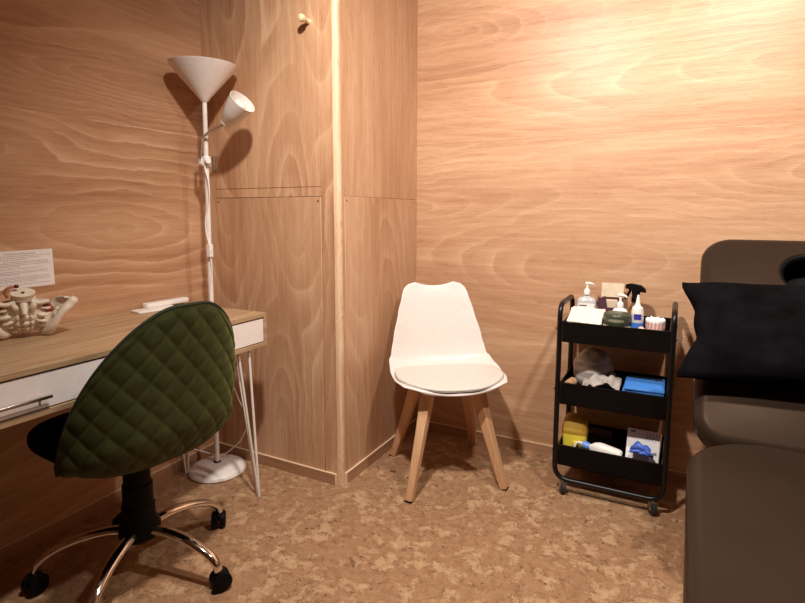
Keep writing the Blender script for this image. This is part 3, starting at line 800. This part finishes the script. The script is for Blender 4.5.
cb = thing('cotton_bud_tub', 'short pink striped tub of cotton buds at the right of the top tier', 'tub', (-.066, 2.275, ZT[0]))
MB().lathe([(0, 0), (.031, 0), (.034, .003), (.034, .098), (.033, .098), (.032, .004), (0, .004)], seg=32).build('tub', 'pink', cb)
m = MB()
for i in range(16):
    a = 2*PI*i/16; m.tube([(.0346*math.cos(a), .0346*math.sin(a), .074), (.0346*math.cos(a+.07), .0346*math.sin(a+.07), .098)], .0014, 6)
m.build('tub_stripes', plain('mauve_print', (.40, .25, .26, 1), .6), cb)
m = MB().lathe([(0, .094), (.034, .094), (.0355, .099), (.034, .104), (0, .106)], seg=32)
random.seed(5)
for i in range(46):
    r_ = .030*math.sqrt(random.random()); a = random.random()*2*PI
    m.ell((r_*math.cos(a), r_*math.sin(a), .104+random.uniform(-.001, .005)), (.0038, .0038, .006), None, 8, 6)
for i in range(20):
    a = 2*PI*i/20; m.ell((.0315*math.cos(a), .0315*math.sin(a), .104), (.0042, .0042, .006), None, 8, 6)
m.build('cotton_buds', 'cotton', cb)['kind'] = 'stuff'
o = tag(MB().ell((0, 0, .0425), (.022, .012, .0425)).build('pink_sponge', 'pink'), 'small pink rounded sponge at the front edge by the blue liquid bottle', 'sponge'); o.location = (-.112, 2.212, ZT[0])

# --- middle tray
m = MB().ell((0, 0, .092), (.086, .078, .092), None, 32, 22).jitter(.010, 14, 1).jitter(.003, 50, 3)
for v in m.bm.verts: v.co.z = max(v.co.z, 0)
bag = thing('plastic_bag', 'rounded object wrapped in crumpled clear plastic on the middle tier', 'bag', (-.300, 2.368, ZT[1]+.018))
def film():
    t = NT('crumpled_clear_film'); v, p = t.obj()
    f = t.noise(t.xyz(t.math('MULTIPLY', p[0], 6), t.math('MULTIPLY', p[1], 6), t.math('MULTIPLY', p[2], 34)), 1, 5, .65, .6)
    t.put(t.b.inputs['Base Color'], t.ramp(f, [(.3, (.26, .21, .18)), (.5, (.48, .43, .39)), (.66, (.85, .80, .76))]))  # pale bands paint the plastic's highlights into the film colour
    t.b.inputs['Roughness'].default_value = .22; t.bump(f, .6, .006)
    return t.m
m.build('bag_film', film(), bag)
for v_ in ():
    pass
m = MB().lathe([(0, 0), (.017, 0), (.019, .006), (.014, .014), (0, .016)], seg=20)
m.xform(Matrix.Translation((.078, -.040, .085)) @ V((0, 0, 1)).rotation_difference(V((.75, -.6, .1))).to_matrix().to_4x4())
part_label(m.build('valve', plain('blue_grey_plastic', (.22, .25, .30, 1), .25), bag), 'blue-grey round valve')
m = MB().cyl((-.03, 0, .0), (.03, 0, .0), .018, seg=20)
o = tag(m.build('wood_roller', 'tan', bevel=.006, bseg=3), 'tan wooden roller end at the front left of the middle tier', 'roller'); o.location = (-.368, 2.222, ZT[1]+.0985-.018); o.rotation_euler = (0, 0, math.radians(80))
m = MB().ell((0, 0, .030), (.050, .028, .032), None, 24, 14).jitter(.008, 30, 5)
for v in m.bm.verts: v.co.z = max(v.co.z, 0)
o = tag(m.build('brush_pad', 'tan'), 'round tan pad under the wooden roller on the middle tier', 'pad'); o.location = (-.352, 2.225, ZT[1])
def drape(u, v):
    x = (u-.5)*.150; y = (v-.5)*.09
    p = V((x, y, 0)); n = noise.noise(p*22+V((3, 1, 0)))*.030+noise.noise(p*55)*.010
    e = 1-max(abs(u-.5), abs(v-.5))*2
    return V((x, y, .068+n+.022*min(1, e*2)+.28*x*(1 if x < 0 else .1)*1.0))
m = MB().grid(drape, 36, 24)
o = tag(m.build('grey_cloth', 'cloth', solid=.003, off=0, angle=180), 'crumpled greige cloth at the front of the middle tier', 'cloth'); o.location = (-.252, 2.232, ZT[1]+.030)
bs = thing('blue_sheets', 'folded stack of bright blue disposable sheets on the middle tier', 'sheets', (-.092, 2.262, ZT[1]+.0))
m = MB()
for i in range(4): m.box((random.uniform(-.002, .002), 0, .008+i*.0165), (.145, .125, .0155), RZ(random.uniform(-1.5, 1.5)))
m.build('sheet_stack', 'blue_paper', bs, bevel=.005, bseg=3)
for i in range(3):
    m = MB().box((.002*i-.002, -.004*i, .086+i*.0105), (.148-.003*i, .132, .009), RX(6) @ RZ(i*1.2-1))
    m.build('folded_sheet', 'blue_paper', bs, bevel=.003, bseg=3)

# --- bottom tray
yb = thing('sharps_bin', 'yellow sharps bin with a mustard domed lid on the bottom tier', 'bin', (-.350, 2.275, ZT[2]), math.radians(4))
def taper(prof, e=4.0):
    def f(u, v):
        i = min(len(prof)-2, int(v*(len(prof)-1)+1e-9)); k = v*(len(prof)-1)-i
        a, b, z, dy = [prof[i][j]*(1-k)+prof[i+1][j]*k for j in range(4)]
        t = 2*PI*u; ct, st = math.cos(t), math.sin(t); q = (abs(ct)**e+abs(st)**e)**(-1/e)
        return V((a*q*ct, b*q*st+dy, z))
    return f
MB().grid(taper([(0, 0, 0, 0), (.046, .036, 0, 0), (.047, .037, .004, 0), (.050, .040, .06, 0), (.052, .042, .125, 0), (0, 0, .125, 0)]), 44, 25, wrap=True).build('bin_body', 'yellow', yb)
MB().grid(taper([(0, 0, .120, 0), (.0535, .0435, .120, 0), (.0535, .0435, .132, 0), (.050, .040, .150, .004), (.045, .034, .172, .008), (.035, .024, .186, .010), (0, 0, .190, .010)]), 44, 30, wrap=True).build('lid', 'mustard', yb)
m = MB().box((.006, -.043, .082), (.022, .004, .018)); m.build('latch', 'yellow', yb, bevel=.002)

lb_ = thing('lying_bottle', 'white bottle with blue cap and curved nozzle lying on the bottom tier', 'bottle', (-.300, 2.220, ZT[2]+.088), rot=(0, math.radians(101), math.radians(-3)))
MB().grid(rr_lathe([(0, 0), (.32, 0), (.34, .008), (.72, .022), (.95, .040), (1, .058), (1, .112), (.97, .124), (.8, .130), (0, .131)], .034, .024, e=2.6), 36, 36, wrap=True).build('bottle_body', 'white_plastic', lb_, loc=(0, 0, .012))
MB().lathe([(0, -.012), (.013, -.012), (.0155, -.006), (.0155, .016), (0, .016)], seg=22).build('cap', plain('sky_blue_cap', (.14, .30, .72, 1), .4), lb_)
MB().tube(smooth_path([(0, 0, -.010), (-.002, 0, -.024), (.006, 0, -.034), (.022, -.002, -.038), (.030, -.003, -.036)], 5), [.0048]*21, 10).build('nozzle', 'white_plastic', lb_)
# folded towel it lies on
m = MB().box((0, 0, .018), (.150, .08, .036)); o = tag(m.build('dark_towel', 'black_seat', bevel=.010, bseg=3), 'dark folded towel under the lying white bottle on the bottom tier', 'towel'); o.location = (-.215, 2.236, ZT[2])
m = MB().box((0, 0, .045), (.09, .06, .09)); o = tag(m.build('dark_box', plain('dark_grey_carton', (.045, .035, .032, 1), .6), bevel=.002), 'dark grey carton behind the yellow bin on the bottom tier', 'box'); o.location = (-.262, 2.395, ZT[2])

gb = thing('glove_box', 'white box with blue gloves pulled from its top on the bottom tier', 'box', (-.082, 2.30, ZT[2]+.0), rot=(math.radians(0), 0, math.radians(-3)))
wG, dG, hG = .122, .085, .135
m = MB(); tl = math.radians(-24)
m.box((0, 0, hG/2), (wG, .075, hG)); gbx = m.build('carton', 'label', gb, bevel=.0015)
gbx.rotation_euler = (tl, 0, 0); gbx.location = (0, -.042, .034)
GP = plain('grey_print', (.24, .22, .27, 1), .7)
def gprint(m):
    g = m.build('carton_print', GP, gb, smooth=False); g.rotation_euler = (tl, 0, 0); g.location = gbx.location
gprint(MB().box((-.012, -.0379, .052), (.070, .0006, .0065))); gprint(MB().box((.045, -.0379, .050), (.014, .0006, .011)))
m = MB()
for i in range(8): m.box((-.05+i*.0085, -.0379, .040), (.006, .0006, .0022))
gprint(m); m = MB()
for i in range(5): m.box((.012+i*.011, -.0379, .112), (.0016, .0006, .034))
gprint(m); gprint(MB().box((-.040, -.0379, .124), (.018, .0006, .008)))
m = MB().ell((0, 0, 0), (.036, .017, .021), None, 24, 16).jitter(.014, 45, 2)
for i in range(5): m.ell((-.024+i*.014, -.012, -.010+.004*math.sin(i*2)), (.017, .008, .007), RY(-18+i*13), 14, 10)
m.ell((.034, -.006, -.014), (.016, .008, .008), RY(28), 14, 10)
gl = m.build('gloves', 'blue_glove', gb); gl.location = (-.004, -.090+.048*.0+.006, .118)

# ------------------------------------------------------------------ treatment table
tb = thing('treatment_table', 'dark brown vinyl massage table with raised head section on the right', 'massage table', (.355, 1.1, 0), math.radians(-1.0))
TW = .625
def pad_surface(w, l, h, rc, re, dome=0.006):
    """cushion block: plan w x l with corner radius rc and rolled edge re; top at z=0"""
    n = 26
    pl = rounded_rect(w-2*re, l-2*re, max(.004, rc-re), 10)
    P = len(pl)
    layers = []
    for k in range(9):
        a = PI/2*k/8; layers.append((re*math.sin(a), -re*(1-math.cos(a))))
    layers.append((re, -h+re*.6))
    for k in range(1, 6):
        a = PI/2*k/5; layers.append((re*(1-.5*(1-math.cos(a))), -h+re*.6*(1-math.sin(a))))
    m = MB(); rings = []
    # normals of plan outline
    nrm = []
    for i in range(P):
        a, b = V((*pl[i-1], 0)), V((*pl[(i+1) % P], 0)); t = (b-a).normalized(); nrm.append(V((t.y, -t.x, 0)))
    for o_, z in layers:
        rings.append([m.bm.verts.new(V((pl[i][0], pl[i][1], 0))+nrm[i]*o_+V((0, 0, z))) for i in range(P)])
    for a, b in zip(rings, rings[1:]):
        for i in range(P): m.bm.faces.new((a[i], a[(i+1) % P], b[(i+1) % P], b[i]))
    m.bm.faces.new(list(reversed(rings[-1])))
    # domed top
    prev = rings[0]
    for s_ in (.8, .5, .2):
        cur = [m.bm.verts.new(V((pl[i][0]*s_, pl[i][1]*s_, dome*(1-s_**2)))) for i in range(P)]
        for i in range(P): m.bm.faces.new((cur[i], cur[(i+1) % P], prev[(i+1) % P], prev[i]))
        prev = cur
    m.bm.faces.new(prev)
    return m
FL = 1.60; YF = 1.65
m = pad_surface(TW, FL, .085, .20, .032)
o = m.build('foot_cushion', 'vinyl', tb, angle=180); o.location = (0, YF-FL/2-1.1, .562)
HL = .80; HA = math.radians(45)
m = pad_surface(TW-.018, HL, .085, .095, .036)
hc = m.build('head_cushion', 'vinyl', tb, angle=180)
hinge = V((.003, 1.69-1.1, .497))
hm = Matrix.Translation(hinge) @ Matrix.Rotation(HA, 4, 'X') @ Matrix.Translation((0, HL/2, .045))
hc.location = hm.to_translation(); hc.rotation_euler = hm.to_euler()
# face hole cut through the head cushion
cut = MB().lathe([(0, -.2), (.085, -.2), (.085, .2), (0, .2)], seg=40, sx=.95, sy=1.0).build('hole_cutter', 'vinyl')
FACE = V((.0, HL/2-.165, 0))
cut.matrix_world = tb.matrix_basis @ hm @ Matrix.Translation(FACE)
bpy.context.view_layer.update()
bo = hc.modifiers.new('hole', 'BOOLEAN'); bo.operation = 'DIFFERENCE'; bo.object = cut; bo.solver = 'EXACT'
bpy.context.view_layer.update()
dg = bpy.context.evaluated_depsgraph_get()
nm = bpy.data.meshes.new_from_object(hc.evaluated_get(dg)); hc.modifiers.clear(); hc.data = nm
bpy.data.objects.remove(cut)
nm.polygons.foreach_set('use_smooth', [True]*len(nm.polygons)); nm.set_sharp_from_angle(angle=math.radians(50))
m = MB()
def ring(u, v):
    a = 2*PI*u; b = 2*PI*v; R1 = .082; r1 = .014
    return V(((R1+r1*math.cos(b))*math.cos(a)*.95, (R1+r1*math.cos(b))*math.sin(a), -.016+r1*1.2*math.sin(b)))
m.grid(ring, 48, 14, wrap=True); rg = m.build('face_ring', 'black_plastic', tb, angle=180); rm = hm @ Matrix.Translation(FACE); rg.location = rm.to_translation(); rg.rotation_euler = rm.to_euler()
m = MB().box((0, 0, -.091), (TW-.10, HL-.10, .010)); bd = m.build('dark_hole_backing', 'black_plastic', tb, bevel=.003); bd.location = hc.location; bd.rotation_euler = hc.rotation_euler  # black sheet added behind the face hole, standing in for the shade inside
# steel frame and legs beneath
m = MB()
for sx in (-1, 1):
    m.box((sx*.22, YF-FL/2-1.1, .477), (.045, FL-.12, .03))
for y in (YF-FL+.12-1.1, YF-.10-1.1): m.box((0, y, .477), (.44, .045, .03))
for sx in (-1, 1): m.box(hinge+V((sx*.2, 0, -.062)), (.03, .06, .05))
m.build('frame', 'black_metal', tb, bevel=.003)
for sx in (-1, 1):
    for y in (YF-FL+.12-1.1, YF-.10-1.1):
        m = MB().box((sx*.22, y, .2315), (.045, .045, .463)).box((sx*.22, y, .006), (.07, .07, .012)); m.build('leg', 'black_metal', tb, bevel=.003)
for sx in (-1, 1):
    p1 = hm @ V((sx*.18, -.02, -.094)); MB().cyl(V((p1.x, p1.y, 0)), p1, .014, seg=12).build('head_support', 'black_metal', tb)

# black pillow lying across the head section
def pillow(u, v, PW=.66, PH=.36, PT=.060):
    side = 1 if v <= .5 else -1
    vv = v*2 if v <= .5 else 2-v*2
    a = u*2-1; b = vv*2-1
    k = max(0, (1-abs(a)**3.2))**.5*max(0, (1-abs(b)**3.0))**.5
    pin = 1-.11*(1-abs(a)**2)*abs(b)**6*.6
    pinx = 1-.10*(1-abs(b)**1.6)*abs(a)**6
    x = a*PW/2*pinx; y = b*PH/2*pin
    p = V((x*6, y*6, side*2))
    wr = noise.noise(p*1.7)*.007+noise.noise(V((x*34, y*9, side)))*.006*(abs(a)**2)+noise.noise(V((x*10, y*40, side+4)))*.003
    if abs(a) > .8: x += noise.noise(V((b*2.3, 7.7, 0)))*.022*(abs(a)-.8)/.2
    return V((x, y, side*(PT*k+.004)+wr*k*side+(noise.noise(V((x*7, y*7, 9)))*.01)))
m = MB().grid(pillow, 80, 96)
bmesh.ops.remove_doubles(m.bm, verts=m.bm.verts[:], dist=.0005)
pl = tag(m.build('pillow', 'pillowcase', angle=180), 'black pillow lying across the raised head of the brown massage table', 'pillow')
pm = tb.matrix_basis @ hm @ Matrix.Translation((-.022, -.048, .060)) @ Matrix.Rotation(math.radians(1.5), 4, 'Z')
pl.location = pm.to_translation(); pl.rotation_euler = pm.to_euler()

# ------------------------------------------------------------------ light
def spot(name, loc, power, size=.05, col=(1, .925, .84), target=None, cone=160, blend=.6):
    l = bpy.data.lights.new(name, 'SPOT'); l.energy = power; l.color = col; l.shadow_soft_size = size
    l.spot_size = math.radians(cone); l.spot_blend = blend
    o = bpy.data.objects.new(name, l); C.objects.link(o); o.location = loc
    if target: o.rotation_euler = (V(target)-V(loc)).to_track_quat('-Z', 'Y').to_euler()
    return o
spot('ceiling_downlight', (-.62, .82, 2.36), 194, target=(-.25, 2.1, .9), cone=165, blend=1)
spot('ceiling_downlight', (.28, 1.30, 2.36), 104, target=(.25, 2.2, .9), cone=165, blend=1)
w = bpy.data.worlds.new('world'); S.world = w; w.use_nodes = True
w.node_tree.nodes['Background'].inputs[0].default_value = (1, .8, .6, 1)
w.node_tree.nodes['Background'].inputs[1].default_value = .004

# ------------------------------------------------------------------ camera
f, py, yaw, pitch, roll = 530.25, 275.46, -.480788, .116843, .001986
cy, sy, cp, sp_, cr, sr = math.cos(yaw), math.sin(yaw), math.cos(pitch), math.sin(pitch), math.cos(roll), math.sin(roll)
f0, right, up = V((sy, cy, 0)), V((cy, -sy, 0)), V((0, 0, 1))
fwd = f0*cp-up*sp_; up2 = up*cp+f0*sp_
r_ = right*cr+up2*sr; u_ = up2*cr-right*sr
cd = bpy.data.cameras.new('camera'); cam = bpy.data.objects.new('camera', cd); C.objects.link(cam)
mm = Matrix((r_, u_, -fwd)).transposed().to_4x4(); mm.translation = V((0, 0, 1.17))
cam.matrix_world = mm
cd.sensor_width = 36; cd.sensor_fit = 'HORIZONTAL'; cd.lens = f/805*36
cd.shift_y = -(301.5-py)/805; cd.clip_start = .02
S.camera = cam
S.view_settings.view_transform = 'Standard'; S.view_settings.look = 'None'
S.view_settings.gamma = 1; S.view_settings.use_curve_mapping = False
S.view_settings.exposure = 0.0
